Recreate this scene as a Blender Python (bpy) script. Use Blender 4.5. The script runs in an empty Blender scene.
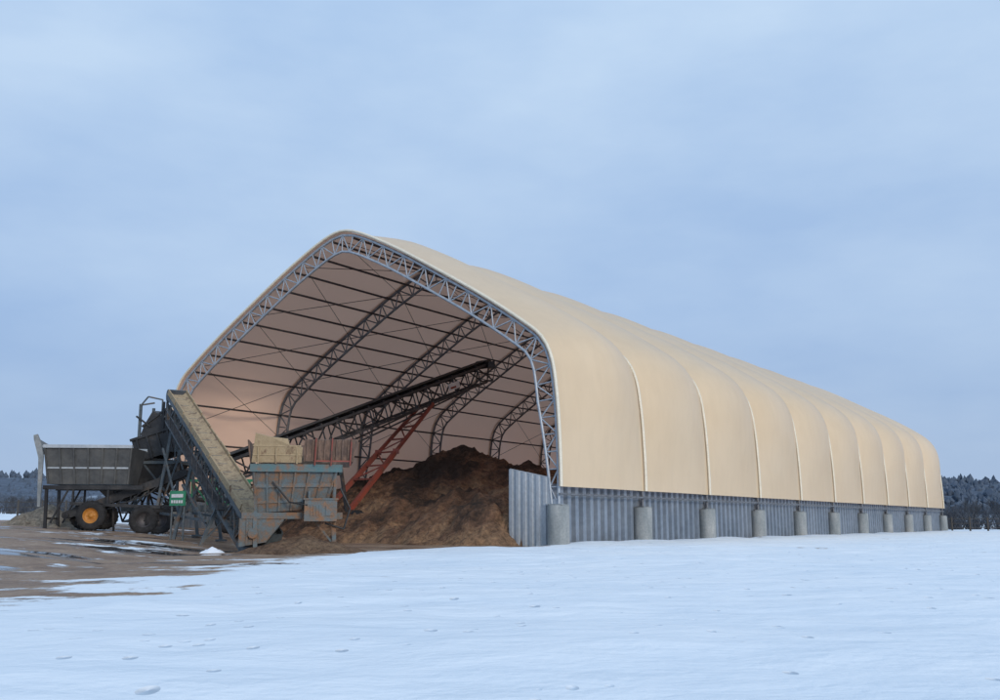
import bpy, math, random
from mathutils import Vector, Matrix, noise
random.seed(7)
scene = bpy.context.scene
COL = scene.collection
V = Vector
# ------------------------------------------------------------------ helpers
class MB:
    def __init__(s): s.v=[]; s.f=[]; s.m=[]; s.sm=[]
    def add(s, vs, fs, mat=0, smooth=False):
        o=len(s.v); s.v+= [tuple(p) for p in vs]
        for f in fs:
            s.f.append([i+o for i in f]); s.m.append(mat); s.sm.append(smooth)
    def hexa(s, P, mat=0):
        s.add(P,[(0,3,2,1),(4,5,6,7),(0,1,5,4),(1,2,6,5),(2,3,7,6),(3,0,4,7)],mat)
    def box(s,c,sz,mat=0,R=None):
        c=V(c); h=V(sz)/2; P=[]
        for z in (-1,1):
            for x,y in ((-1,-1),(1,-1),(1,1),(-1,1)):
                p=V((x*h.x,y*h.y,z*h.z))
                if R is not None: p=R@p
                P.append(c+p)
        s.hexa(P,mat)
    def beam(s,p,q,w,h=None,mat=0,up=V((0,0,1))):
        p=V(p);q=V(q);h=h or w
        a=(q-p).normalized()
        if abs(a.dot(up))>.98: up=V((1,0,0))
        sd=a.cross(up).normalized(); n=sd.cross(a)
        P=[]
        for c in (p,q):
            for x,y in ((-1,-1),(1,-1),(1,1),(-1,1)):
                P.append(c+sd*(x*w/2)+n*(y*h/2))
        s.hexa(P,mat)
    def tube(s,p,q,r,n=6,mat=0,r2=None,smooth=True):
        p=V(p);q=V(q); r2=r if r2 is None else r2
        a=(q-p).normalized(); up=V((0,0,1)) if abs(a.z)<.95 else V((1,0,0))
        sd=a.cross(up).normalized(); u=sd.cross(a)
        P=[]
        for c,rr in ((p,r),(q,r2)):
            for i in range(n):
                t=2*math.pi*i/n; P.append(c+sd*(math.cos(t)*rr)+u*(math.sin(t)*rr))
        o=[(i,(i+1)%n,n+(i+1)%n,n+i) for i in range(n)]
        s.add(P,o,mat,smooth)
        s.add(P[:n],[tuple(range(n))[::-1]],mat); s.add(P[n:],[tuple(range(n))],mat)
    def plate(s,pts,th,mat=0):
        pts=[V(p) for p in pts]; n=(pts[1]-pts[0]).cross(pts[2]-pts[0]).normalized()*th/2
        k=len(pts); P=[p-n for p in pts]+[p+n for p in pts]
        s.add(P,[tuple(range(k))[::-1],tuple(range(k,2*k))]+[(i,(i+1)%k,k+(i+1)%k,k+i) for i in range(k)],mat)
    def lathe(s,c,axis,prof,n=24,mat=0):
        c=V(c);a=V(axis).normalized(); up=V((0,0,1)) if abs(a.z)<.9 else V((1,0,0))
        sd=a.cross(up).normalized();u=sd.cross(a);P=[]
        for r,y in prof:
            for i in range(n):
                t=2*math.pi*i/n; P.append(c+a*y+sd*(math.cos(t)*r)+u*(math.sin(t)*r))
        F=[]
        for j in range(len(prof)-1):
            for i in range(n):
                F.append((j*n+i,j*n+(i+1)%n,(j+1)*n+(i+1)%n,(j+1)*n+i))
        s.add(P,F,mat,True)
    def mesh(s,name,mats):
        me=bpy.data.meshes.new(name); me.from_pydata(s.v,[],s.f)
        for m in mats: me.materials.append(m)
        me.polygons.foreach_set('material_index',s.m); me.polygons.foreach_set('use_smooth',s.sm)
        me.update(); return me
    def obj(s,name,mats,parent=None,loc=(0,0,0),off=None):
        if off is not None: s.v=[(a-off[0],b-off[1],c-off[2]) for a,b,c in s.v]
        o=bpy.data.objects.new(name,s.mesh(name,mats)); COL.objects.link(o); o.location=loc
        if parent: o.parent=parent
        return o
def empty(name,loc,rz=0,label=None,cat=None,group=None):
    e=bpy.data.objects.new(name,None); COL.objects.link(e); e.location=loc; e.rotation_euler=(0,0,rz); e.empty_display_size=.3
    tag(e,label,cat,group); return e
def tag(o,label=None,cat=None,group=None,kind=None):
    if label:o["label"]=label
    if cat:o["category"]=cat
    if group:o["group"]=group
    if kind:o["kind"]=kind
def copy_tree(o,loc,rz,name=None):
    c=o.copy(); COL.objects.link(c); c.location=loc; c.rotation_euler=(0,0,rz)
    for ch in o.children:
        k=ch.copy(); COL.objects.link(k); k.parent=c
    return c
# ------------------------------------------------------------------ materials
class NT:
    def __init__(s,name):
        s.mat=bpy.data.materials.new(name); s.mat.use_nodes=True; s.t=s.mat.node_tree
        s.b=s.t.nodes['Principled BSDF']; s.out=s.t.nodes['Material Output']; s.tc=s.n('ShaderNodeTexCoord')
    def n(s,k): return s.t.nodes.new(k)
    def l(s,a,b): s.t.links.new(a,b)
    def noise(s,scale,det=4,rough=.6,coord='Object',vec=None,sc=None):
        n=s.n('ShaderNodeTexNoise'); n.inputs['Scale'].default_value=scale; n.inputs['Detail'].default_value=det; n.inputs['Roughness'].default_value=rough
        src=vec or s.tc.outputs[coord]
        if sc:
            m=s.n('ShaderNodeMapping'); m.inputs['Scale'].default_value=sc; s.l(src,m.inputs[0]); src=m.outputs[0]
        s.l(src,n.inputs['Vector']); return n.outputs[0]
    def ramp(s,fac,stops):
        r=s.n('ShaderNodeValToRGB'); e=r.color_ramp.elements
        while len(e)<len(stops): e.new(.5)
        for i,(p,c) in enumerate(stops): e[i].position=p; e[i].color=(*c,1) if len(c)==3 else c
        s.l(fac,r.inputs[0]); return r.outputs[0]
    def mix(s,fac,a,b,mode='MIX'):
        m=s.n('ShaderNodeMix'); m.data_type='RGBA'; m.blend_type=mode
        for k,x in ((0,fac),(6,a),(7,b)):
            if isinstance(x,(int,float)): m.inputs[k].default_value=x
            elif isinstance(x,tuple): m.inputs[k].default_value=(*x,1)
            else: s.l(x,m.inputs[k])
        return m.outputs[2]
    def math(s,op,a,b=0,clamp=False):
        m=s.n('ShaderNodeMath'); m.operation=op; m.use_clamp=clamp
        for i,x in enumerate((a,b)):
            if isinstance(x,(int,float)): m.inputs[i].default_value=x
            else: s.l(x,m.inputs[i])
        return m.outputs[0]
    def bump(s,h,st,dist=.05):
        b=s.n('ShaderNodeBump'); b.inputs['Strength'].default_value=st; b.inputs['Distance'].default_value=dist
        s.l(h,b.inputs['Height']); s.l(b.outputs[0],s.b.inputs['Normal']); return b
    def set(s,**k):
        for a,x in k.items():
            i=s.b.inputs[a.replace('_',' ')]
            if isinstance(x,(int,float)): i.default_value=x
            elif isinstance(x,tuple): i.default_value=(*x,1)
            else: s.l(x,i)
        return s.mat
def worn(name,c1,c2,c3=None,scale=2.0,rough=.6,metal=0.,bump=.2,lo=.4,hi=.62,sc=None):
    m=NT(name); a=m.noise(scale,5,.68,sc=sc); st=[(lo,c1),(hi,c2)]
    if c3: st.append((min(hi+.12,.95),c3))
    c=m.ramp(a,st); d=m.noise(scale*7,3,.6); c=m.mix(.35,c,m.ramp(d,[(.3,(.45,.45,.45)),(.7,(1,1,1))]),'MULTIPLY')
    if bump: m.bump(d,bump,.03)
    return m.set(Base_Color=c,Roughness=rough,Metallic=metal)
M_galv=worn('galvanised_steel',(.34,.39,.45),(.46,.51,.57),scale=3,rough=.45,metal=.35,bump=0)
M_dark=worn('dark_steel',(.06,.055,.06),(.09,.085,.09),scale=3,rough=.55,metal=.3,bump=0)
M_inner=worn('shaded_truss_steel',(.14,.15,.17),(.22,.23,.25),scale=3,rough=.55,metal=.3,bump=0)  # darker copy of the arch steel, indoor shade put into the colour
M_black=worn('black_machine_paint',(.016,.017,.02),(.038,.038,.04),(.10,.07,.05),scale=1.6,rough=.5,bump=.15,lo=.45,hi=.60)
M_stack=worn('dark_grey_truss_paint',(.025,.028,.034),(.05,.052,.06),(.10,.08,.07),scale=1.6,rough=.5,bump=0,lo=.45,hi=.60)
M_bluesteel=worn('weathered_blue_grey_steel',(.065,.09,.115),(.12,.145,.16),(.16,.10,.065),scale=1.6,rough=.6,metal=.2,bump=.2,lo=.35,hi=.54)
M_rusty=worn('rusty_blue_grey_paint',(.14,.18,.20),(.17,.155,.14),(.27,.15,.085),scale=3.0,rough=.85,bump=.5,lo=.40,hi=.51)
M_yrust=worn('dirty_tan_board',(.36,.27,.16),(.44,.34,.21),(.21,.13,.08),scale=2.6,rough=.8,bump=.15,lo=.3,hi=.54,sc=(1,1,.7))
M_brown=worn('rusty_brown_board',(.10,.07,.06),(.18,.12,.09),(.26,.17,.13),scale=2.2,rough=.8,bump=.3,lo=.35,hi=.52,sc=(3,3,.8))
M_red=worn('worn_red_machine_paint',(.27,.06,.04),(.22,.055,.04),(.12,.065,.045),scale=2.5,rough=.6,bump=.1,lo=.4,hi=.56)
M_teal=worn('faded_teal_paint',(.09,.18,.20),(.13,.17,.175),(.24,.13,.075),scale=2.8,rough=.75,bump=.3,lo=.40,hi=.53)
M_orange=worn('orange_yellow_rim_paint',(.55,.24,.04),(.48,.2,.04),(.2,.09,.04),scale=4,rough=.5,lo=.4,hi=.6)
M_green=worn('green_machine_paint',(.03,.22,.12),(.04,.26,.14),(.08,.12,.08),scale=3,rough=.5,lo=.42,hi=.6)
M_white=worn('white_sign_paint',(.6,.62,.65),(.7,.7,.72),scale=4,rough=.5)
M_rubber=worn('tyre_rubber',(.014,.014,.016),(.03,.03,.032),scale=5,rough=.85)
M_beltd=worn('dusty_black_belt',(.03,.03,.032),(.06,.055,.05),scale=3,rough=.8)
M_beltt=worn('sand_coated_belt',(.27,.195,.125),(.46,.35,.22),(.20,.145,.10),scale=2.2,rough=.95,bump=.5,lo=.36,hi=.52)
M_lightgrey=worn('dull_grey_plate',(.20,.23,.25),(.29,.315,.33),(.22,.17,.13),scale=1.5,rough=.65,lo=.4,hi=.58)
M_bin=worn('grey_bin_steel',(.10,.11,.12),(.16,.17,.175),(.20,.18,.155),scale=.9,rough=.55,metal=.3,lo=.4,hi=.62)
M_conc=worn('pier_concrete',(.24,.27,.28),(.36,.38,.38),(.45,.46,.45),scale=1.6,rough=.9,bump=.4,lo=.35,hi=.6,sc=(1,1,.45))
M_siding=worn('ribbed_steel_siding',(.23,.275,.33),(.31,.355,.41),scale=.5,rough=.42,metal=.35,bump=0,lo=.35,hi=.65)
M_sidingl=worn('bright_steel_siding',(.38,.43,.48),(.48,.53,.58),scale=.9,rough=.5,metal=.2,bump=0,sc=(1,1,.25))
M_wood=worn('weathered_post_wood',(.05,.045,.04),(.09,.08,.07),scale=4,rough=.9)
M_bark=worn('winter_bark',(.045,.05,.06),(.075,.08,.09),scale=4,rough=.95,bump=0)
def soilmat(name,a,b,c,s=1.,zr=None):
    m=NT(name); n1=m.noise(.3*s,5,.7); n2=m.noise(3.4*s,6,.75); n3=m.noise(13*s,3,.7)
    f=n1
    if zr:
        sp=m.n('ShaderNodeSeparateXYZ'); m.l(m.tc.outputs['Object'],sp.inputs[0]); zz=m.math('MULTIPLY',m.math('SUBTRACT',zr,sp.outputs[2]),.045); f=m.math('ADD',n1,zz)
        xx=m.math('MULTIPLY',m.math('ADD',sp.outputs[0],3.),.012); f=m.math('ADD',f,xx)
    col=m.ramp(f,[(.38,a),(.5,b),(.62,c)]); col=m.mix(.8,col,m.ramp(n2,[(.36,(.28,.26,.25)),(.62,(1.3,1.25,1.2))]),'MULTIPLY')
    h=m.math('ADD',n2,m.math('MULTIPLY',n3,.4)); m.bump(h,1.,.38); return m.set(Base_Color=col,Roughness=.95)
M_soil=soilmat('soil',(.06,.040,.03),(.23,.13,.08),(.43,.27,.16),1.,2.6)
M_gravel=soilmat('pale_sand',(.44,.38,.30),(.50,.44,.36),(.56,.50,.41),2)
M_soil2=soilmat('spilled_sand',(.22,.13,.08),(.33,.21,.13),(.40,.27,.17),2)
# fabric: two-sided membrane, tan outside, pinkish inside
def fabric():
    m=NT('tan_fabric_membrane'); n=m.noise(.25,4,.55); n2=m.noise(2,4,.6,sc=(1,1,.3))
    c=m.ramp(n,[(.3,(.86,.665,.425)),(.7,(.91,.72,.48))]); c=m.mix(.14,c,m.ramp(n2,[(.35,(.7,.68,.66)),(.6,(1,1,1))]),'MULTIPLY')
    ge=m.n('ShaderNodeNewGeometry'); ins=m.mix(.3,(.78,.53,.44),c)
    c2=m.mix(ge.outputs['Backfacing'],c,ins)
    m.set(Base_Color=c2,Roughness=.34); m.b.inputs['Specular IOR Level'].default_value=.8
    m.bump(m.noise(.8,3,.5),.12,.1)
    tr=m.n('ShaderNodeBsdfTranslucent'); tr.inputs[0].default_value=(.92,.58,.42,1)
    mx=m.n('ShaderNodeMixShader'); mx.inputs[0].default_value=.27
    m.l(m.b.outputs[0],mx.inputs[1]); m.l(tr.outputs[0],mx.inputs[2]); m.l(mx.outputs[0],m.out.inputs[0]); return m.mat
M_fab=fabric()
M_welt=worn('cream_seam_strip',(.80,.74,.60),(.86,.80,.66),scale=2,rough=.5,bump=.0)
# ------------------------------------------------------------------ terrain
def sst(x): x=max(0,min(1,x)); return x*x*(3-2*x)
def gh0(X,Y):
    z=1.4*(1-math.exp(-max(0,-X-10)/12.))
    z+=sst(-X/40)*.012*max(0,Y-80)
    return z
AX,AY=2.62,45.1
D=V((.5650,.8251,0)); W=V((-.8251,.5650,0)); RZ=math.atan2(.8251,.5650)
HW=13.6; BL=8.33; NB=10; LEN=BL*NB
def B(s,t,z=0): return V((AX,AY,z))+W*s+D*t
poly=[(-60,9),(-7.5,9),(-6.6,13.7),(-6.3,17.7),(-6.9,27.7),(-5.0,35.4),(0.3,41.6),(1.7,44.4)]
poly+= [tuple(B(.5,.3)[:2]),tuple(B(.5,LEN)[:2]),tuple(B(2*HW-.5,LEN)[:2]),tuple(B(2*HW,4)[:2]),(-30,62),(-60,57)]
def sd(px,py):
    ins=False; dm=1e9; n=len(poly)
    for i in range(n):
        x1,y1=poly[i];x2,y2=poly[(i+1)%n]
        if (y1>py)!=(y2>py) and px<(x2-x1)*(py-y1)/(y2-y1)+x1: ins=not ins
        dx,dy=x2-x1,y2-y1; t=max(0,min(1,((px-x1)*dx+(py-y1)*dy)/(dx*dx+dy*dy)))
        d=(px-x1-t*dx)**2+(py-y1-t*dy)**2
        if d<dm: dm=d
    dm=math.sqrt(dm); return dm if ins else -dm
def steps(a,b,st): 
    n=int(round((b-a)/st)); return [a+(b-a)*i/n for i in range(n+1)]
xs=[-2500,-1600,-1000,-650,-420,-280,-190,-130,-95]+steps(-72,-26,2)[:-1]+steps(-26,14,.2)+steps(14.5,60,1.)+[65,70,77,85,95,110,150,210,300,430,650,1000,1600,2500]
ys=[-60,-30,-12,-4,0,2]+steps(3,14,.14)+steps(14.25,64,.25)+steps(65,140,1.5)+[150,180,220,280,360,470,620,900,1400,2200,3200]
gv=[];ga=[]
for y in ys:
    for x in xs:
        d=sd(x,y) if (-75<x<60 and 0<y<150) else -99
        q=V((x-AX,y-AY,0)); s_=q.dot(W); t_=q.dot(D); inside=(s_>0 and t_>-2)
        wd=3.0 if (inside or x>-4.5) else 8.0
        a=max(0,min(1,.5+d/wd)); z=gh0(x,y)
        if y<200:
            sn=1-sst(a*1.6)
            z+=.08*sn
            near=(1 if y<60 else .5)*sn
            z+=(.14*noise.noise(V((x*.13,y*.2,0)))+.05*noise.noise(V((x*.5,y*.9,3)))+.022*noise.noise(V((x*1.6,y*2.2,6))))*near
            z+=.05*noise.noise(V((x*.4,y*.4,9)))*(1-sn)*min(1,max(d,0))
        if -6<s_<.3 and -2<t_<LEN+3: z+=.16*math.exp(-((s_+.3)/1.1)**2)*(.6+.9*noise.noise(V((t_*.25,0,5))))*sst((t_+2)/4)
        if not inside: a=min(a,.76 + .24*sst((x+9)/5)*sst((y-28)/6))
        gv.append((x,y,z)); ga.append(a)
nx=len(xs); gf=[(j*nx+i,j*nx+i+1,(j+1)*nx+i+1,(j+1)*nx+i) for j in range(len(ys)-1) for i in range(nx-1)]
me=bpy.data.meshes.new('ground'); me.from_pydata(gv,[],gf); me.polygons.foreach_set('use_smooth',[True]*len(gf))
at=me.attributes.new('dirt','FLOAT','POINT'); at.data.foreach_set('value',ga)
g=bpy.data.objects.new('ground',me); COL.objects.link(g); tag(g,'snow-covered field with wet brown gravel yard','ground',kind='structure')
def groundmat():
    m=NT('snow_and_wet_gravel'); A=m.n('ShaderNodeAttribute'); A.attribute_name='dirt'; a=A.outputs['Fac']
    n1=m.noise(.9,6,.7,sc=(1,.6,1)); n2=m.noise(.3,4,.65,sc=(.7,1.3,1)); nf=m.noise(9,5,.7); ns=m.noise(.35,4,.6,sc=(.6,1,1))
    v=m.math('ADD',a,m.math('MULTIPLY',m.math('SUBTRACT',n1,.5),1.3)); v=m.math('ADD',v,m.math('MULTIPLY',m.math('SUBTRACT',n2,.5),2.1))
    v=m.math('ADD',v,m.math('MULTIPLY',m.math('MAXIMUM',m.math('SUBTRACT',a,.8),0.),6.))
    mask=m.math('MULTIPLY',m.math('SUBTRACT',v,.43),8,True)
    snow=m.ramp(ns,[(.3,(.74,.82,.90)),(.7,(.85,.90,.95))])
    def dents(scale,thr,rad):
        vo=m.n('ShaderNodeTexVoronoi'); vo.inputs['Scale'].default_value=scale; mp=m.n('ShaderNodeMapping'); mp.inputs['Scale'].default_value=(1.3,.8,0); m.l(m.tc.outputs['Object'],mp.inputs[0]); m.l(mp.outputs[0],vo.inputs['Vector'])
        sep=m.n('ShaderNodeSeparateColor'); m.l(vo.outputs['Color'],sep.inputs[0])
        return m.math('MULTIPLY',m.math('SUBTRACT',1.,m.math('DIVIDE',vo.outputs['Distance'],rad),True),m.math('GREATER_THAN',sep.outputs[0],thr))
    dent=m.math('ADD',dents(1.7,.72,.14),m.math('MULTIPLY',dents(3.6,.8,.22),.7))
    snow=m.mix(m.math('MULTIPLY',dent,.4),snow,(.40,.50,.64))  # hollows tinted darker and bluer, shade painted into the snow colour
    dc=m.ramp(n1,[(.3,(.17,.105,.068)),(.5,(.33,.215,.14)),(.7,(.47,.34,.24))])
    dc=m.mix(.6,dc,m.ramp(nf,[(.3,(.35,.35,.35)),(.7,(1.2,1.2,1.2))]),'MULTIPLY')
    pn=m.noise(.2,4,.5,sc=(.6,1.9,1)); pud=m.math('MULTIPLY',m.math('SUBTRACT',pn,.56),25,True)
    dc=m.mix(pud,dc,(.06,.052,.05))
    col=m.mix(mask,snow,dc)
    rd=m.mix(pud,(.6,.6,.6),(.06,.06,.06)); rough=m.mix(mask,(.65,.65,.65),rd)
    hs=m.math('ADD',m.math('MULTIPLY',m.noise(1.1,4,.5,sc=(.8,1.3,1)),.55),m.math('MULTIPLY',m.noise(14,3,.6),.04))
    hs=m.math('SUBTRACT',hs,m.math('MULTIPLY',dent,.35))
    hd=m.math('MULTIPLY',m.math('ADD',m.math('MULTIPLY',nf,.4),m.math('MULTIPLY',n1,.8)),m.math('SUBTRACT',1.,pud))
    h=m.mix(mask,hs,hd); m.bump(h,.85,.25)
    return m.set(Base_Color=col,Roughness=rough)
me.materials.append(groundmat())
# ------------------------------------------------------------------ building
pts=[(0,1.8),(.0,3.4),(.06,5.2),(.18,6.9),(.42,8.4),(.95,9.42),(2.0,10.25),(3.4,11.2),(4.98,12.2),(6.5,13.1),(8.0,13.98),(9.5,14.83),(11,15.6),(12.2,16.15),(13,16.42),(HW,16.5)]
full=pts+[(2*HW-s,z) for s,z in pts[-2::-1]]
def catmull(P,k=10):
    o=[]
    for i in range(len(P)-1):
        p0=P[max(i-1,0)];p1=P[i];p2=P[i+1];p3=P[min(i+2,len(P)-1)]
        for j in range(k):
            t=j/k; o.append(tuple(.5*((2*p1[a])+(-p0[a]+p2[a])*t+(2*p0[a]-5*p1[a]+4*p2[a]-p3[a])*t*t+(-p0[a]+3*p1[a]-3*p2[a]+p3[a])*t**3) for a in (0,1)))
    o.append(P[-1]); return o
def resample(P,n):
    L=[0]
    for a,b in zip(P,P[1:]): L.append(L[-1]+math.dist(a,b))
    o=[];j=0
    for i in range(n+1):
        d=L[-1]*i/n
        while j<len(P)-2 and L[j+1]<d: j+=1
        f=(d-L[j])/(L[j+1]-L[j]); o.append((P[j][0]+f*(P[j+1][0]-P[j][0]),P[j][1]+f*(P[j+1][1]-P[j][1])))
    return o
curve=catmull(full); NP=56
C=resample(curve,NP)
def normals(C):
    N=[]
    for i in range(len(C)):
        a=C[max(i-1,0)];b=C[min(i+1,len(C)-1)]; dx,dz=b[0]-a[0],b[1]-a[1]; l=math.hypot(dx,dz); N.append((dz/l,-dx/l))
    return N
NI=normals(C)
bld=empty('storage_building',(AX,AY,0),RZ,'tan fabric-covered arched storage building with open end on concrete piers','building')
def archmesh(mats,name,rc,rw):
    b=MB(); inn=[]
    for i,(s,z) in enumerate(C):
        f=min(i,NP-i)/6.; dep=.36+.56*min(1,f); inn.append((s+NI[i][0]*dep,z+NI[i][1]*dep))
    o3=[V((0,s,z)) for s,z in C]; i3=[V((0,s,z)) for s,z in inn]
    for i in range(NP):
        b.tube(o3[i],o3[i+1],rc,8); b.tube(i3[i],i3[i+1],rc*.9,8)
        if i%2==0: b.tube(o3[i],i3[i+1],rw,5)
        else: b.tube(i3[i],o3[i+1],rw,5)
        if i>0: b.tube(o3[i],i3[i],rw*.9,5)
    for s in (0,2*HW): 
        sg=1 if s==0 else -1
        b.box((0,s+sg*.19,1.82),(.5,.75,.06)); b.box((0,s+sg*.19,1.95),(.06,.5,.25))
    return b.mesh(name,mats)
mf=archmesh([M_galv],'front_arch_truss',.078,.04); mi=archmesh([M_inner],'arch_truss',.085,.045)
def arch(me,name,t):
    o=bpy.data.objects.new(name,me); COL.objects.link(o); o.parent=bld; o.location=(t,0,0); return o
o=arch(mf,'front_arch_truss',0); o['label']='bright galvanised steel arch truss at open end'
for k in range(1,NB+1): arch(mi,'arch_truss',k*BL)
pb=MB(); pb.lathe((0,0,0),(0,0,1),[(0,1.79),(.44,1.79),(.49,1.74),(.5,1.2),(.49,.6),(.5,-.3)],28); 
pb.box((.0,-.0,1.81),(.7,.7,.03))
pm=pb.mesh('concrete_pier',[M_conc])
for k in range(NB+1):
    for s in (.02,2*HW-.02):
        o=bpy.data.objects.new('concrete_pier',pm); COL.objects.link(o); o.parent=bld; o.location=(k*BL,s,0 if s<1 else .3); o.rotation_euler=(0,0,k*1.3+s)
# membrane: each bay billows outward between arches, creased at the seams
fb=MB(); n2=110
CF=resample(curve,n2); NF=normals(CF)
idx=[i for i in range(n2+1) if CF[i][1]>=2.3]; 
FJ=[0,.02,.05,.09,.14,.21,.3,.4,.5,.6,.7,.79,.86,.91,.95,.98,1.]
for k in range(NB):
    vs=[];fs=[]
    for f in FJ:
        x=(k+f)*BL
        if k==0 and f==0:x=-.18
        if k==NB-1 and f==1:x=LEN+.18
        for i in idx:
            s,z=CF[i]; e=min(i-idx[0],idx[-1]-i)/15.
            bl=1-abs(2*f-1)**2.4
            if k==0 and f<.5: bl*=.3+1.4*f
            sm=min(s,2*HW-s); amp=.88-.30*sst((sm-1.5)/8)
            r=.12+(.16+(amp-.16)*sst(e))*bl
            vs.append((x,s-NF[i][0]*r,z-NF[i][1]*r))
    m_=len(idx)
    for j in range(len(FJ)-1):
        for i in range(m_-1): fs.append((j*m_+i,j*m_+i+1,(j+1)*m_+i+1,(j+1)*m_+i))
    fb.add(vs,fs,0,True)
fabric_o=fb.obj('fabric_cover',[M_fab],bld)
me_=fabric_o.data; p=me_.polygons[5]; nrm=p.normal
if nrm.y>0: me_.flip_normals()
wb=MB()
for k in range(NB+1):
    x=k*BL+(-.14 if k==0 else 0)
    P=[V((x,CF[i][0]-NF[i][0]*.21,CF[i][1]-NF[i][1]*.21)) for i in idx]
    for a,b_ in zip(P,P[1:]): wb.tube(a,b_,.08,5)
wb.obj('seam_strip',[M_welt],bld)
hb=MB()
for s in (-.14,2*HW+.14): hb.tube((-.15,s,2.28),(LEN+.15,s,2.28),.05,6)
hb.obj('eave_pipe',[M_inner],bld)
for i in (5,8,11,13,15,17,19,21,23,25,27,29,31,33,35,37,39,41,43,45,48,51):
    (s,z),(a,c)=C[i],NI[i]
    b=MB(); q=.14
    b.tube((0,s+a*q,z+c*q),(LEN,s+a*q,z+c*q),.065,6)
    b.obj('purlin',[M_dark],bld)
for k in (0,1,2,4,6,8):
    cb=MB()
    for i0,i1 in ((6,12),(12,18),(18,24),(24,28),(28,32),(32,38),(38,44),(44,50)):
        p=[V((x,C[i][0]+NI[i][0]*.35,C[i][1]+NI[i][1]*.35)) for x in (k*BL,(k+1)*BL) for i in (i0,i1)]
        cb.tube(p[0],p[3],.02,4); cb.tube(p[1],p[2],.02,4)
    cb.obj('bracing_cable',[M_dark],bld)
def siding(b,P0,P1,z0a,z0b,z1a,z1b,out,pitch=.42,dep=.07):
    P0=V(P0);P1=V(P1);out=V(out); L=(P1-P0).length; n=max(1,int(L/pitch)); vs=[]
    for i in range(n):
        for f,o_ in ((0,0),(.45,0),(.52,1),(.93,1)):
            q=(i+f)/n; p=P0.lerp(P1,q)+out*(o_*dep)
            vs+= [(p.x,p.y,z0a+(z0b-z0a)*q),(p.x,p.y,z1a+(z1b-z1a)*q)]
    vs+=[(P1.x,P1.y,z0b),(P1.x,P1.y,z1b)]
    b.add(vs,[(2*i,2*i+2,2*i+3,2*i+1) for i in range(len(vs)//2-1)])
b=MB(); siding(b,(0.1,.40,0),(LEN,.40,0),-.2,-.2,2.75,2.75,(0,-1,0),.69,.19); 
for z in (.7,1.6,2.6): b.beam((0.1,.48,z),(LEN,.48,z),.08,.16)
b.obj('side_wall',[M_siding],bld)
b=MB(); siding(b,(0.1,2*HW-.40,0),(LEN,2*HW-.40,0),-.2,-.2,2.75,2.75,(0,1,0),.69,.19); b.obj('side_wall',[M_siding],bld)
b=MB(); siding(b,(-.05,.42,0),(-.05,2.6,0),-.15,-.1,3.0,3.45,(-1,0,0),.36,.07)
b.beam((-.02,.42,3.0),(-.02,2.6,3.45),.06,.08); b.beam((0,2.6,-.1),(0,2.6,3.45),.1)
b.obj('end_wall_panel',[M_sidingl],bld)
# ------------------------------------------------------------------ soil pile
cones=[(-2.4,65.0,6.1,13.0),(1.6,62,4.9,11),(-5.6,67.0,5.1,10.5),(-8.6,67.5,4.2,8.5),(-.8,55.5,2.9,8.5),(4.5,68,5.0,11),(-4.6,58,2.7,7.5),(9,77,5,12),(-2.5,80,5.5,14),(.2,49.8,2.5,7.0),(2.5,54,3.8,7.5)]
def pileh(x,y):
    wx=x+1.2*noise.noise(V((x*.25,y*.25,1.)))+.3*noise.noise(V((x*.9,y*.9,11.))); wy=y+1.2*noise.noise(V((x*.25,y*.25,7.)))+.3*noise.noise(V((x*.9,y*.9,17.)))
    h=-9
    for cx,cy,H,R in cones:
        d=math.hypot(wx-cx,wy-cy); c=H*(1-d/R)
        if d<1.2: c=H*(1-(.6+d*d*.417)/R)
        if c<-1.2: continue
        df=abs(h-c); h=max(h,c)+(.18*(1-df/.7)**2 if df<.7 else 0)
    k=sst((h+.3)/1.2)
    h+=(.45*noise.noise(V((x*.6,y*.6,2)))+.32*noise.noise(V((x*1.5,y*1.5,4)))+.24*noise.noise(V((x*3.3,y*3.3,4))))*k
    return h
b=MB(); X0,X1,Y0,Y1,st=-20,18,40,92,.17
nX=int((X1-X0)/st);nY=int((Y1-Y0)/st)
vi={};vs=[];fs=[]
for j in range(nY+1):
    for i in range(nX+1):
        x=X0+i*st;y=Y0+j*st; q=V((x-AX,y-AY,0)); s_=q.dot(W);t_=q.dot(D)
        if s_<.55: continue
        h=pileh(x,y)
        if t_<.1:
            h-=max(0,-t_)*.45
            if s_<3.3: h=min(h,(s_-2.0)*.9)
        h=h*1. if h>0 else h*.5
        if h>-.45: vi[(i,j)]=len(vs); vs.append((x,y,gh0(x,y)*.85+h-.05))
for (i,j) in vi:
    k=[(i,j),(i+1,j),(i+1,j+1),(i,j+1)]
    if all(a in vi for a in k): fs.append([vi[a] for a in k])
b.add(vs,fs,0,True); o=b.obj('soil_pile',[M_soil]); tag(o,'large heap of dark brown soil inside the building','soil pile')
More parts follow.
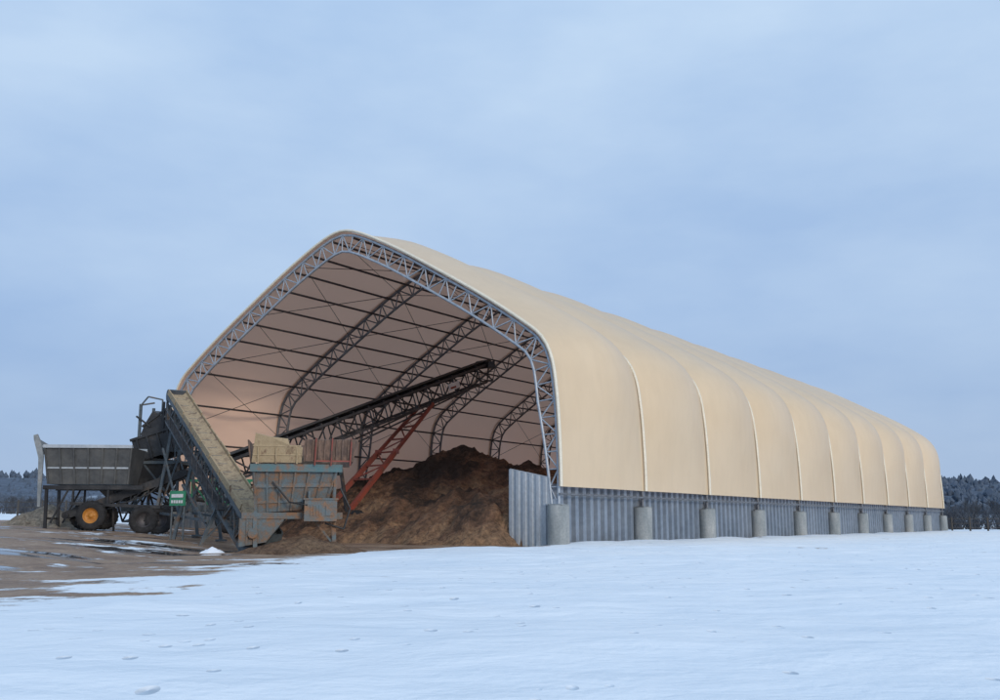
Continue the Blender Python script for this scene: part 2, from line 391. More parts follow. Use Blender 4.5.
# ------------------------------------------------------------------ conveyor builder
def conv(p0,p1,w,dep,panel,truss,belt,rc=.05,rw=.03,roll=True):
    p0=V(p0);p1=V(p1);a=(p1-p0);L=a.length;a=a/L;sdv=a.cross(V((0,0,1))).normalized();n=sdv.cross(a)
    k=int(L/panel)
    for sg in (-1,1):
        o=sdv*(sg*w/2)
        truss.beam(p0+o,p1+o,rc*2,rc*2.6,up=n); truss.beam(p0+o-n*dep+a*.4,p1+o-n*dep-a*.6,rc*2,rc*2,up=n)
        for i in range(k):
            A_=p0+a*(L*i/k);B_=p0+a*(L*(i+1)/k)
            truss.beam(A_+o,A_+o-n*dep,rw*2,up=n)
            if i%2: truss.beam(A_+o,B_+o-n*dep,rw*2,up=n)
            else: truss.beam(A_+o-n*dep,B_+o,rw*2,up=n)
        truss.beam(p1+o,p1+o-n*dep-a*.6,rw*2,up=n)
    for i in range(k+1):
        A_=p0+a*(L*i/k); truss.beam(A_-sdv*w/2-n*dep,A_+sdv*w/2-n*dep,rw*2,up=n)
        if i<k:
            B_=p0+a*(L*(i+1)/k); truss.beam(A_-sdv*w/2-n*dep,B_+sdv*w/2-n*dep,rw*1.6,up=n)
            if roll: 
                truss.tube(A_-sdv*w*.55+n*.12,A_+sdv*w*.55+n*.12,.05,6)
                truss.tube(A_-sdv*w*.45-n*.2,A_+sdv*w*.45-n*.2,.05,6)
    prof=[(-.46,.26),(-.25,.16),(.25,.16),(.46,.26)]
    vs=[];m=len(prof); N=24
    for i in range(N+1):
        for q,z in prof: vs.append(p0+a*(L*i/N)+sdv*(q*w)+n*z)
    belt.add(vs,[(i*m+j,i*m+j+1,(i+1)*m+j+1,(i+1)*m+j) for i in range(N) for j in range(m-1)],0,True)
    belt.plate([p0-sdv*w*.42-n*.12,p0+sdv*w*.42-n*.12,p1+sdv*w*.42-n*.12,p1-sdv*w*.42-n*.12],.03)
    return p0,p1,a,sdv,n,L
def wheel(parent,c,axis,r,w,rimmat,off):
    b=MB(); prof=[(r*.52,-w*.42),(r*.6,-w*.5),(r*.85,-w*.5),(r*.97,-w*.38),(r,-w*.2),(r,w*.2),(r*.97,w*.38),(r*.85,w*.5),(r*.6,w*.5),(r*.52,w*.42)]
    b.lathe(c,axis,prof,28)
    a=V(axis).normalized();u=a.cross(V((0,0,1))).normalized();z=V((0,0,1))
    for i in range(20):
        t=2*math.pi*i/20; rd=u*math.cos(t)+z*math.sin(t)
        for sg in (-1,1): b.beam(V(c)+rd*(r*1.01)+a*(sg*w*.06),V(c)+rd*(r*.98)+a*(sg*w*.42),.1*r,.06*r,up=rd)
    t_=b.obj('wheel',[M_rubber],parent,off=off)
    b=MB(); prof=[(0,-w*.2),(r*.14,-w*.2),(r*.16,-w*.05),(r*.42,-w*.02),(r*.48,-w*.3),(r*.55,-w*.44),(r*.55,w*.44),(r*.48,w*.3),(r*.42,w*.1),(0,w*.1)]
    b.lathe(c,axis,prof,24)
    for i in range(8):
        t=2*math.pi*i/8; rd=u*math.cos(t)+z*math.sin(t); b.tube(V(c)+rd*r*.27-a*w*.12,V(c)+rd*r*.27,.03,6)
    ri=b.obj('rim',[rimmat],t_,off=off); return t_
# ------------------------------------------------------------------ stacking conveyor
base=V((-9.5,58.8,gh0(-9.5,58.8)))
st_=empty('stacking_conveyor',base,0,'long black lattice stacking conveyor rising into the building over soil','conveyor')
tb=MB();bb=MB()
p0,p1,a,sv,n,L=conv((-18.6,49.6,2.15),(-1.15,68.0,11.75),1.05,1.15,1.2,tb,bb,.055,.036)
for sg in (-1,1):
    A_=p0+a*L*.30+sv*sg*.55-n*1.15
    tb.beam(A_,p0+a*L*.55+sv*sg*.55-n*1.65,.09); tb.beam(p0+a*L*.55+sv*sg*.55-n*1.65,p0+a*L*.92+sv*sg*.55-n*1.15,.09)
    for i in range(9):
        q=.36+i*.055; tb.beam(p0+a*L*q+sv*sg*.55-n*1.15,p0+a*L*q+sv*sg*.55-n*(1.62-abs(q-.55)*1.4),.05)
tb.obj('truss_frame',[M_stack],st_,off=base); bb.obj('belt',[M_beltd],st_,off=base)
b=MB(); b.tube(p1-sv*.55,p1+sv*.55,.3,16); b.box(p1-n*.1+sv*.75,(.45,.45,.45)); b.obj('head_pulley',[M_black],st_,off=base)
b=MB(); 
for sg in (-1,1):
    b.plate([p0+sv*sg*.5+n*.2-a*.4,p0+sv*sg*.8+n*1.0-a*.4,p0+sv*sg*.8+n*1.0+a*2.4,p0+sv*sg*.5+n*.2+a*2.4],.05)
b.plate([p0-sv*.5+n*.2-a*.4,p0+sv*.5+n*.2-a*.4,p0+sv*.8+n*1.0-a*.7,p0-sv*.8+n*1.0-a*.7],.05)
b.obj('tail_hopper',[M_black],st_,off=base)
ax=V((-9.7,58.6,1.45)); top=p0+a*L*.78-n*1.15
for sg in (-1,1):
    b=MB(); f=ax+sv*sg*1.15+V((0,0,-.1)); tq=top+sv*sg*.58; mid=f.lerp(tq,.55)
    b.beam(f,mid,.25,.25); b.beam(mid,tq,.18,.18); b.box(mid,(.36,.36,.3)); b.obj('support_leg',[M_red],st_,off=base)
b=MB()
qq=(.3,.42,.54,.66,.78,.9)
for q in qq:
    b.beam((ax-sv*1.15).lerp(top-sv*.58,q),(ax+sv*1.15).lerp(top+sv*.58,q),.1)
for i,(q0,q1) in enumerate(zip(qq,qq[1:])):
    s0=1 if i%2 else -1
    b.beam((ax+sv*s0*1.15).lerp(top+sv*s0*.58,q0),(ax-sv*s0*1.15).lerp(top-sv*s0*.58,q1),.07)
b.obj('leg_bracing',[M_red],st_,off=base)
b=MB()
for sg in (-1,1):
    f=ax+sv*sg*1.4; b.beam(f,p0+a*L*.48+sv*sg*.55-n*1.5,.16); b.beam(f,p0+a*L*.12+sv*sg*.55-n*1.1,.13)
b.beam(ax-sv*2.2,ax+sv*2.2,.25); b.obj('axle_frame',[M_black],st_,off=base)
for sg in (-1,1):
    wheel(st_,ax+sv*sg*2.3+V((0,0,-.5)),V((a.x,a.y,0)).normalized(),.75,.45,M_black,base)
sv2=(-sv if sv.y>0 else sv)
b=MB(); c=p0+a*L*.86-n*.55+sv2*.63
b.plate([c-a*.5-n*.22,c+a*.5-n*.22,c+a*.5+n*.22,c-a*.5+n*.22],.04); b.plate([c+sv2*.04-a*.4-n*.14,c+sv2*.04+a*.1-n*.14,c+sv2*.04+a*.1-n*.02,c+sv2*.04-a*.4-n*.02],.03,1)
o=b.obj('maker_plate',[M_white,M_red],st_,off=base)
# ------------------------------------------------------------------ feed conveyor
base=V((-10,38.8,gh0(-10,38.8)))
fc=empty('feed_conveyor',base,0,'inclined lattice conveyor with sand-coated tan belt rising from hopper','conveyor')
tb=MB();bb=MB()
p0,p1,a,sv,n,L=conv((-8.35,35.9,.65),(-15.15,46.5,6.85),.78,1.05,.8,tb,bb,.07,.035)
hw=.40
tb.obj('truss_frame',[M_bluesteel],fc,off=base); bb.obj('belt',[M_beltt],fc,off=base)
b=MB()
for sg in (-1,1):
    o_=sv*sg*hw; N=9
    for i in range(N):
        f0=i/N+.004;f1=(i+1)/N-.004; h0=.32+.05*random.random()
        b.plate([p0+a*L*f0+o_+n*.08,p0+a*L*f1+o_+n*.08,p0+a*L*f1+o_+n*h0,p0+a*L*f0+o_+n*(h0+.02)],.05)
b.plate([p0+sv*hw+n*.07,p1+sv*hw+n*.07,p1+sv*hw+n*.12,p0+sv*hw+n*.12],.07); b.plate([p0-sv*hw+n*.07,p1-sv*hw+n*.07,p1-sv*hw+n*.12,p0-sv*hw+n*.12],.07)
b.obj('skirt_board',[M_yrust],fc,off=base)
b=MB()
for sg in (-1,1): b.plate([p0+sv*sg*.48-n*.75-a*.5,p0+sv*sg*.48+n*.3-a*.5,p0+sv*sg*.48+n*.2+a*.8,p0+sv*sg*.48-n*1.0+a*1.0],.06)
b.plate([p0-sv*.48-n*.75-a*.5,p0+sv*.48-n*.75-a*.5,p0+sv*.48+n*.2-a*.5,p0-sv*.48+n*.2-a*.5],.06)
b.beam(p0-sv*.6-n*.3-a*.55,p0+sv*.6-n*.3-a*.55,.12); b.tube(p0-sv*.65-n*.1,p0+sv*.65-n*.1,.12,10)
b.obj('tail_box',[M_bluesteel],fc,off=base)
b=MB(); b.tube(p1-sv*hw,p1+sv*hw,.3,16); b.obj('head_pulley',[M_black],fc,off=base)
b=MB()
qs=(.30,.6,.88); sh=V((sv.x,sv.y,0)).normalized()
for q in qs:
    P=p0+a*L*q-n*1.0; gz=gh0(P.x,P.y)
    for sg in (-1,1):
        f=V((P.x,P.y,gz))+sh*sg*1.0; b.beam(P+sv*sg*hw,f,.12); b.box(f,(.4,.4,.08))
    f1=V((P.x,P.y,gz))+sh; f2=V((P.x,P.y,gz))-sh
    b.beam(P+sv*hw,f2.lerp(P-sv*hw,.15),.07); b.beam(P-sv*hw,f1.lerp(P+sv*hw,.15),.07)
for q0,q1 in zip(qs,qs[1:]):
    P=p0+a*L*q0-n; Q=p0+a*L*q1-n
    for sg in (-1,1):
        o_=sh*sg*.75
        b.beam(V((P.x,P.y,.8+gh0(P.x,P.y)))+o_,Q+o_-V((0,0,.9)),.08)
        b.beam(V((P.x,P.y,1.0+gh0(P.x,P.y)))+o_,V((Q.x,Q.y,1.0+gh0(Q.x,Q.y)))+o_,.1)
b.obj('support_leg',[M_bluesteel],fc,off=base)
b=MB(); wl=-sh if (-sh).x<0 else sh
for i in range(12):
    q=.22+i*.06; c=p0+a*L*q+wl*.75-n*.5
    b.beam(c-V((0,0,.1)),c+V((0,0,.75)),.04)
b.beam(p0+a*L*.22+wl*.75-n*.5+V((0,0,.4)),p0+a*L*.88+wl*.75-n*.5+V((0,0,.4)),.04)
b.beam(p0+a*L*.22+wl*.62-n*.6,p0+a*L*.88+wl*.62-n*.6,.32,.05,up=n)
b.obj('walkway',[M_stack],fc,off=base)
Q=V((-13.2,41.4,2.0)); ux=V((.94,-.34,0)); b=MB()
def sg_(x,z,y=0): return Q+ux*x+V((0,0,z))+V((-.34,-.94,0))*y
b.plate([sg_(-.38,-.3),sg_(.38,-.3),sg_(.38,.3),sg_(-.38,.3)],.05)
b.plate([sg_(-.28,.03,.04),sg_(.28,.03,.04),sg_(.28,.17,.04),sg_(-.28,.17,.04)],.02,1)
for i in range(5): b.plate([sg_(-.28+i*.12,-.2,.04),sg_(-.2+i*.12,-.2,.04),sg_(-.2+i*.12,-.08,.04),sg_(-.28+i*.12,-.08,.04)],.02,1)
b.beam(sg_(-.3,.2,-.06),sg_(-.3,-1.7,-.06),.06,mat=2); b.beam(sg_(.3,.2,-.06),sg_(.3,-1.7,-.06),.06,mat=2)
b.obj('sign_plate',[M_green,M_white,M_bluesteel],fc,off=base)
# ------------------------------------------------------------------ feed hopper
fh=empty('feed_hopper',(-7.1,35.8,0),math.radians(10),'rusty blue-grey feed hopper with tan and brown side boards','hopper')
b=MB()
T=[(-1.6,-1.2,2.95),(1.35,-1.2,2.95),(1.35,1.2,2.95),(-1.6,1.2,2.95)]; Bt=[(-1.45,-.8,1.35),(.9,-.8,1.5),(.9,.8,1.5),(-1.45,.8,1.35)]
for i in range(4): b.plate([T[i],T[(i+1)%4],Bt[(i+1)%4],Bt[i]],.05)
for q in (.02,.17,.33,.5,.66,.83,.98):
    b.beam(V(T[0]).lerp(V(T[1]),q)+V((0,-.06,0)),V(Bt[0]).lerp(V(Bt[1]),q)+V((0,-.06,0)),.07)
b.beam((-1.52,-1.05,2.25),(1.15,-1.05,2.3),.1,.13)
b.beam((-1.47,-.9,1.7),(1.0,-.92,1.8),.08,.1)
b.obj('hopper_bin',[M_rusty],fh)
b=MB(); b.beam((-1.66,-1.28,2.86),(1.4,-1.28,2.86),.1,.26); b.beam((1.4,-1.28,2.86),(1.4,1.25,2.86),.1,.26); b.beam((-1.66,1.28,2.86),(1.4,1.28,2.86),.1,.26)
b.obj('rim_beam',[M_teal],fh)
b=MB(); b.plate([(-1.62,-1.32,3.05),(.05,-1.32,3.05),(.08,-1.5,3.55),(-.35,-1.53,3.62),(-.42,-1.54,3.84),(-1.0,-1.58,3.9),(-1.5,-1.62,4.02)],.05)
for z in (3.3,3.6): b.beam((-1.58,-1.36-(z-3.05)*.28,z),(.03,-1.36-(z-3.05)*.28,z),.03,.04)
for x in (-1.4,-.8,-.1): b.beam((x,-1.38,3.0),(x,-1.52,3.55),.05)
o=b.obj('side_board',[M_yrust],fh); o['label']='rusty tan side board with broken edge'
b=MB(); b.plate([(.12,-1.32,3.1),(1.75,-1.3,3.1),(1.9,-1.5,3.85),(.14,-1.52,3.82)],.05); b.plate([(1.78,-1.2,3.1),(1.78,1.2,3.1),(1.95,1.3,3.85),(1.95,-1.4,3.85)],.05)
for x in (.22,.42,.62,.82,1.22,1.42,1.62): b.beam((x,-1.36,3.1),(x+.02,-1.56,3.82),.05,.05)
o=b.obj('side_board',[M_brown],fh); o['label']='dark brown ribbed side board'
b=MB()
for x in (.5,1.05,1.7): b.beam((x,-1.42,2.95),(x+.03,-1.62,3.87),.045,.06)
b.beam((.5,-1.43,3.1),(1.7,-1.43,3.1),.04,.05)
b.obj('board_post',[M_red],fh)
b=MB(); b.plate([(-1.62,1.3,3.05),(1.75,1.3,3.05),(1.8,1.55,3.85),(-1.5,1.55,3.85)],.05); b.plate([(-1.65,-1.2,3.05),(-1.65,1.25,3.05),(-1.8,1.4,3.85),(-1.75,-1.4,3.8)],.05)
b.obj('side_board',[M_brown],fh)
b=MB(); vs=[];n_=16
for j in range(n_+1):
    for i in range(n_+1):
        u=i/n_*2-1;v_=j/n_*2-1; vs.append((-.1+u*1.4,v_*1.15,2.8+.7*max(0,1-math.hypot(u*.8,v_*.8))+.2*noise.noise(V((u*3,v_*3,1)))))
fs=[(j*(n_+1)+i,j*(n_+1)+i+1,(j+1)*(n_+1)+i+1,(j+1)*(n_+1)+i) for j in range(n_) for i in range(n_)]
b.add(vs,fs,0,True); b.obj('soil_load',[M_soil2],fh)
b=MB()
for y in (-.85,.85):
    b.beam((-1.9,y,1.25),(1.5,y,1.25),.12,.22)
    for x in (-1.45,1.2): b.beam((x,y,1.2),(x+.05,y*1.1,0),.14); b.box((x+.05,y*1.1,.04),(.4,.4,.08)); b.beam((x,y,1.3),(x*1.02,y*1.38,2.85),.09)
    b.beam((-1.45,y,.3),(-.5,y,1.15),.07); b.beam((1.2,y,.3),(.5,y,1.15),.07)
for x in (-1.45,1.2): b.beam((x,-.85,.5),(x,.85,.5),.09); b.beam((x,-.85,1.2),(x,.85,1.2),.11)
b.obj('chassis',[M_rusty],fh)
b=MB(); b.box((.75,-1.2,1.42),(1.1,.45,.72)); b.box((.75,-1.2,1.81),(1.18,.52,.05))
for i in range(4): b.box((.42+i*.1,-1.435,1.42),(.04,.02,.38))
b.box((1.05,-1.44,1.42),(.26,.03,.34)); b.tube((.35,-1.15,1.83),(.35,-1.15,2.1),.05,8); b.beam((.75,-1.1,1.3),(.75,-.8,1.3),.2)
b.obj('drive_box',[M_rusty],fh)
b=MB(); b.plate([(-1.95,-.85,.2),(-1.1,-.85,.35),(-.5,-.85,1.12),(-1.95,-.85,1.15)],.06); b.plate([(-1.95,.75,.2),(-1.1,.75,.35),(-.5,.75,1.12),(-1.95,.75,1.15)],.06)
b.plate([(-1.95,-.85,.2),(-1.95,.75,.2),(-1.95,.75,1.15),(-1.95,-.85,1.15)],.06); b.plate([(-1.1,-.85,.35),(-1.1,.75,.35),(-.5,.75,1.12),(-.5,-.85,1.12)],.06)
b.beam((-1.7,-.9,.25),(-1.7,-.9,1.13),.07); b.tube((-1.5,-1.05,.65),(-1.5,.9,.65),.17,14)
b.obj('discharge_box',[M_rusty],fh)
b=MB(); b.tube((1.4,-.9,2.2),(1.75,-1.0,1.5),.035,6); b.tube((1.75,-1.0,1.5),(1.55,-1.0,.8),.035,6); b.tube((1.55,-1.0,.8),(.9,-1.05,1.0),.035,6); b.obj('hydraulic_hose',[M_black],fh)
b=MB(); b.tube((-.9,-1.2,2.4),(-.3,-1.28,1.7),.03,6); b.tube((-.3,-1.28,1.7),(.3,-1.42,1.6),.03,6); b.obj('hydraulic_hose',[M_black],fh)
def mound(name,cx,cy,H,R,mat,label,cat,sq=1.,seed=0,n=26):
    vs=[];fs=[]
    for j in range(n+1):
        for i in range(n+1):
            x=(i/n*2-1)*R*1.15;y=(j/n*2-1)*R*1.15*sq; d=math.hypot(x,y/sq)/R
            h=H*(1-d)+H*.22*noise.noise(V((x*2/R*2,y*2/R*2,seed)))+H*.1*noise.noise(V((x*9/R,y*9/R,seed)))
            vs.append((x,y,max(h,-.12)))
    for j in range(n):
        for i in range(n): fs.append((j*(n+1)+i,j*(n+1)+i+1,(j+1)*(n+1)+i+1,(j+1)*(n+1)+i))
    fs=[f for f in fs if max(vs[k][2] for k in f)>-.11]
    b=MB(); b.add(vs,fs,0,True); o=b.obj(name,[mat],loc=(cx,cy,gh0(cx,cy)+.02)); tag(o,label,cat); return o
mound('soil_spill',-6.7,34.5,.6,2.2,M_soil2,'low mound of brown sand spilled beneath the rusty hopper','soil pile',.8,3,40)
mound('gravel_pile',-21.2,47.6,1.0,2.0,M_gravel,'pale sand pile beside the wheeled hopper','sand pile',1,5,34)
mound('snow_clump',-9.7,34.4,.2,.4,NT('clean_snow').set(Base_Color=(.82,.86,.92),Roughness=.6),'small lump of snow on the wet gravel yard','snow lump',.8,8,16)
# ------------------------------------------------------------------ screening machine
gz=gh0(-15.8,48.7)
sc=empty('screening_machine',(-15.9,48.7,gz),0,'dark steel screening machine on wheeled chassis behind the conveyor','screening machine')
R=Matrix.Rotation(math.radians(-18),3,'Y')
b=MB(); b.box((-.5,0,4.15),(2.1,2.0,1.1),R=R)
for x in (-1.2,-.7,-.2,.3): b.beam(V((-.5,-1.03,4.15))+R@V((x+.4,0,-.6)),V((-.5,-1.03,4.15))+R@V((x+.4,0,.6)),.09)
b.beam(V((-.5,-1.03,4.15))+R@V((-1.1,0,.55)),V((-.5,-1.03,4.15))+R@V((1.1,0,.55)),.12)
b.obj('screen_box',[M_black],sc)
b=MB(); 
b.plate([(-1.25,-.95,4.6),(.2,-.95,4.7),(.35,-.95,5.6),(.0,-.95,6.1),(-.35,-.95,5.5),(-.75,-.95,5.75),(-1.05,-.95,5.2)],.05)
b.plate([(-1.25,.95,4.6),(.2,.95,4.7),(.35,.95,5.6),(.0,.95,6.1),(-.9,.95,5.7)],.05)
b.plate([(.2,-.95,4.7),(.2,.95,4.7),(.35,.95,5.6),(.35,-.95,5.6)],.05); b.plate([(-1.25,-.95,4.6),(-1.25,.95,4.6),(-1.0,.95,5.3),(-1.05,-.95,5.2)],.05)
b.plate([(-.75,-.95,5.75),(-.75,.2,5.85),(-.35,.2,5.6),(-.35,-.95,5.5)],.05)
b.beam((-1.2,-1.0,5.0),(.5,-1.0,6.3),.09); b.beam((.5,-1.0,6.3),(.9,-1.0,5.2),.08); b.beam((-1.5,-1.0,5.5),(-.8,-1.0,5.0),.08); b.beam((-.2,-1.0,4.7),(-.2,-1.0,6.2),.08)
b.obj('hood',[M_black],sc)
b=MB()
for x,y in ((-1.35,-.9),(.6,-.9),(-1.35,.9),(.6,.9)): b.beam((x,y,1.1),(x,y,6.1 if x<0 else 5.4),.12)
b.beam((-1.35,-.9,6.05),(-.7,-.9,6.15),.07); b.beam((-1.35,-.9,1.3),(.6,-.9,3.6),.09); b.beam((.6,-.9,1.3),(-1.35,-.9,3.6),.09)
b.beam((-1.5,-.95,3.3),(.8,-.95,3.3),.14); b.beam((-1.5,.95,3.3),(.8,.95,3.3),.14); b.beam((-1.35,-.9,3.3),(-1.35,.9,3.3),.1); b.beam((.6,-.9,3.3),(.6,.9,3.3),.1)
b.tube((-1.35,-.95,6.0),(-1.0,-.95,6.45),.04,6); b.tube((-1.0,-.95,6.45),(-.3,-.95,6.3),.04,6); b.tube((-.3,-.95,6.3),(-.3,-.95,5.6),.04,6)
b.box((1.5,-1.2,3.3),(2.0,.6,.06))
for x in (.6,1.1,1.6,2.1,2.5): b.tube((x,-1.48,3.3),(x,-1.48,4.3),.03,6)
for z in (3.8,4.3): b.tube((.6,-1.48,z),(2.5,-1.48,z),.03,6)
for x in (2.2,2.5): b.beam((x,-1.5,.4),(x-.1,-1.5,3.3),.06)
for i in range(9): b.beam((2.2,-1.5,.6+i*.3),(2.5,-1.5,.6+i*.3),.035)
b.obj('support_frame',[M_bluesteel],sc)
b=MB(); b.plate([(-1.7,-.9,3.6),(-1.4,-.9,2.0),(-.4,-.9,1.9),(.6,-.9,3.4)],.06); b.plate([(-1.7,.9,3.6),(-1.4,.9,2.0),(-.4,.9,1.9),(.6,.9,3.4)],.06); b.plate([(-1.7,-.9,3.6),(-1.7,.9,3.6),(-1.4,.9,2.0),(-1.4,-.9,2.0)],.06); b.plate([(.6,-.9,3.4),(.6,.9,3.4),(-.4,.9,1.9),(-.4,-.9,1.9)],.06)
b.obj('discharge_chute',[M_black],sc)
b=MB()
for y in (-.8,.8): b.beam((-2.0,y,1.15),(4.6,y,1.15),.16,.3)
for x in (-1.9,-.5,.9,2.3,3.7,4.5): b.beam((x,-.8,1.15),(x,.8,1.15),.12)
b.obj('chassis',[M_bluesteel],sc)
b=MB()
for x in (1.3,2.2,3.1,4.0): b.beam((x,-.82,1.31),(x,-.82,2.4),.1); b.beam((x,-.82,2.4),(x+.8 if x<4 else x-.8,-.82,1.31),.06)
b.beam((1.2,-.82,2.45),(4.2,-.82,2.45),.12); b.obj('side_frame',[M_green],sc)
b=MB(); b.box((2.9,.1,1.85),(1.8,1.1,1.0)); b.tube((2.4,.1,2.3),(2.4,.1,3.1),.07,8)
for i in range(7): b.box((2.3+i*.18,-.46,1.9),(.08,.03,.6))
b.obj('engine_cover',[M_black],sc)
b=MB(); q0=V((-3.4,-3.4,.8)); q1=V((1.6,-2.9,2.7)); e1=V((0,.26,0))
b.beam(q0,q1,.5,.12); b.beam(q0+e1,q1+e1,.06,.3); b.beam(q0-e1,q1-e1,.06,.34); b.tube(q0-e1*1.3,q0+e1*1.3,.16,10); b.tube(q1-e1*1.3,q1+e1*1.3,.16,10)
for f in (.1,.25,.4,.55,.7):
    p=q0.lerp(q1,f)-e1; b.beam(p,p-V((0,0,.4)),.05); b.beam(p-V((0,0,.4)),q0.lerp(q1,f+.15)-e1,.05)
b.beam(q0.lerp(q1,.1)-e1-V((0,0,.4)),q0.lerp(q1,.7)-e1-V((0,0,.4)),.06)
for f in (.4,.8):
    p=q0.lerp(q1,f)-e1; b.beam(p,(p.x+.1,p.y,.0),.08)
b.obj('side_conveyor',[M_black],sc)
for x,y in ((.15,-3.9),(.75,-3.6),(3.3,-1.6),(3.3,.9)):
    wheel(sc,(x,y,.6),(0.35,-1,0),.62,.42,M_dark,None)
b=MB(); b.tube((.15,-3.9,.6),(.75,-3.6,.6),.09,8); b.beam((.45,-3.75,.6),(.45,-.8,1.1),.14); b.obj('axle_arm',[M_black],sc)
# ------------------------------------------------------------------ wheeled hopper
gz=gh0(-18.3,45.4)
wh=empty('wheeled_hopper',(-18.3,45.4,gz),math.radians(5),'grey ribbed steel hopper on chassis with orange-rimmed wheels','hopper')
b=MB(); T=[(-1.8,-1.2,3.6),(1.9,-1.2,3.6),(1.9,1.2,3.6),(-1.8,1.2,3.6)]; Bt=[(-1.7,-.75,2.0),(1.7,-.75,2.0),(1.7,.75,2.0),(-1.7,.75,2.0)]
for i in range(4): b.plate([T[i],T[(i+1)%4],Bt[(i+1)%4],Bt[i]],.05)
for i in range(7):
    q=i/6; b.beam(V(T[0]).lerp(V(T[1]),q)+V((0,-.06,0)),V(Bt[0]).lerp(V(Bt[1]),q)+V((0,-.06,0)),.07)
b.obj('hopper_bin',[M_bin],wh)
b=MB(); b.beam((-1.85,-1.27,3.63),(1.95,-1.27,3.63),.12,.14); b.beam((-1.85,1.27,3.63),(1.95,1.27,3.63),.12,.14); b.beam((-1.85,-1.27,3.63),(-1.85,1.27,3.63),.1,.1); b.beam((-1.75,-.98,2.7),(1.8,-.98,2.7),.07); b.obj('rim_beam',[M_sidingl],wh)
b=MB(); b.plate([(-2.25,-1.32,3.9),(-2.0,-1.32,3.1),(-1.9,-1.32,1.0),(-1.78,-1.32,1.0),(-1.8,-1.32,3.2),(-1.95,-1.32,3.8),(-2.12,-1.32,4.15),(-2.28,-1.32,4.1)],.1)
b.plate([(-2.2,-1.3,4.0),(-2.1,.6,3.7),(-1.95,.6,3.3),(-1.95,-1.3,3.3)],.06)
b.obj('end_plate',[M_lightgrey],wh)
b=MB()
for y in (-.8,.8):
    b.beam((-1.9,y,1.85),(2.4,y,1.85),.12,.18); b.beam((-1.75,y,1.8),(-1.7,y,.02),.12); b.beam((-1.5,y,.3),(-.8,y,1.8),.07)
    for x in (-.6,.9): b.beam((x,y,1.15),(x,y,1.85),.08)
    b.beam((-.7,y,1.15),(3.2,y,1.0),.1,.13)
b.beam((-1.75,-.8,.5),(-1.75,.8,.5),.08); b.beam((-.6,-.8,1.15),(-.6,.8,1.15),.1); b.beam((3.2,-.8,1.0),(4.2,0,.8),.1); b.beam((3.2,.8,1.0),(4.2,0,.8),.1)
b.beam((-.5,0,.65),(.6,0,.65),.14); b.beam((0,0,.65),(0,0,1.2),.14); b.beam((0,-.8,1.15),(0,.8,1.15),.1)
b.obj('chassis',[M_black],wh)
wheel(wh,(.3,-1.0,.62),(.0,1,0),.64,.36,M_orange,None); wheel(wh,(-.42,.3,.6),(0,1,0),.58,.36,M_dark,None)
wheel(wh,(.3,1.0,.6),(.0,1,0),.58,.36,M_dark,None)
# ------------------------------------------------------------------ far setting
def fence(P,Q,n,label):
    P=V(P);Q=V(Q); base=V((P.x,P.y,gh0(P.x,P.y))); e=empty('wire_fence',base,0,label,'fence'); L=[]
    m=MB(); m.beam((0,0,-.3),(0,0,1.7),.15); pmsh=m.mesh('fence_post',[M_wood])
    for i in range(n):
        p=P.lerp(Q,i/(n-1)); z=gh0(p.x,p.y); L.append(V((p.x,p.y,z))); o=bpy.data.objects.new('fence_post',pmsh); COL.objects.link(o); o.parent=e; o.location=L[-1]-base
    b=MB()
    for a_,c_ in zip(L,L[1:]):
        for z in (.45,.95,1.5): b.tube(a_-base+V((0,0,z)),c_-base+V((0,0,z)),.03,4)
    b.obj('fence_wire',[M_wood],e)
fence((-68,101,0),(-36,107,0),15,'wooden post and wire fence along the snowy field')
fence((50,117,0),(84,123,0),16,'wooden post and wire fence by winter brush')
hv=[];HX=steps(-1100,1100,12);HYs=[(520,0),(560,.25),(620,.7),(680,1.),(760,1.1),(900,.8)]
def hillH(x):
    return 42*(.85+.2*noise.noise(V((x*.004,1,0)))+.08*noise.noise(V((x*.02,4,0))))+3*sst(-x/300)
for y,f in HYs:
    for x in HX: hv.append((x,y+30*noise.noise(V((x*.006,2,0))),(gh0(x,y)-.5 if f==0 else hillH(x)*f*.85+ (1-f)*gh0(x,y))))
nh=len(HX); hf=[(j*nh+i,j*nh+i+1,(j+1)*nh+i+1,(j+1)*nh+i) for j in range(len(HYs)-1) for i in range(nh-1)]
b=MB(); b.add(hv,hf,0,True)
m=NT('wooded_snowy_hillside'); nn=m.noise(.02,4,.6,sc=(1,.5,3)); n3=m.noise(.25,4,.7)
c=m.ramp(nn,[(.60,(.085,.118,.17)),(.68,(.36,.44,.54))]); c=m.mix(.7,c,m.ramp(n3,[(.35,(.5,.5,.5)),(.65,(1.2,1.2,1.2))]),'MULTIPLY'); m.set(Base_Color=c,Roughness=1.)  # bluish air haze put into the hillside base colour
o=b.obj('hills',[m.mat]); tag(o,'distant low snowy hills covered in dark woods','hills',kind='structure')
M_far=worn('hazy_far_woods',(.07,.10,.145),(.11,.145,.20),scale=.08,rough=1.,bump=0)  # distance haze painted into the tree colour
b=MB()
for i in range(7500):
    x=random.uniform(-560,620); 
    if -200<x<200: continue
    f=random.random(); y=555+f*160; 
    z=hillH(x)*(.2+.80*f)*.85; h=random.uniform(3.5,9); r=random.uniform(1.3,3.2)
    if noise.noise(V((x*.02,y*.02,5)))>.36: continue
    k=5; P=[(x+random.uniform(-.4,.4)*r,y,z+h)]
    for j in range(k): t=2*math.pi*j/k; q=r*random.uniform(.5,1.1); P.append((x+q*math.cos(t),y+q*math.sin(t),z+h*random.uniform(.4,.75)))
    P.append((x,y,z-2)); b.add(P,[(0,1+j,1+(j+1)%k) for j in range(k)]+[(k+1,1+(j+1)%k,1+j) for j in range(k)])
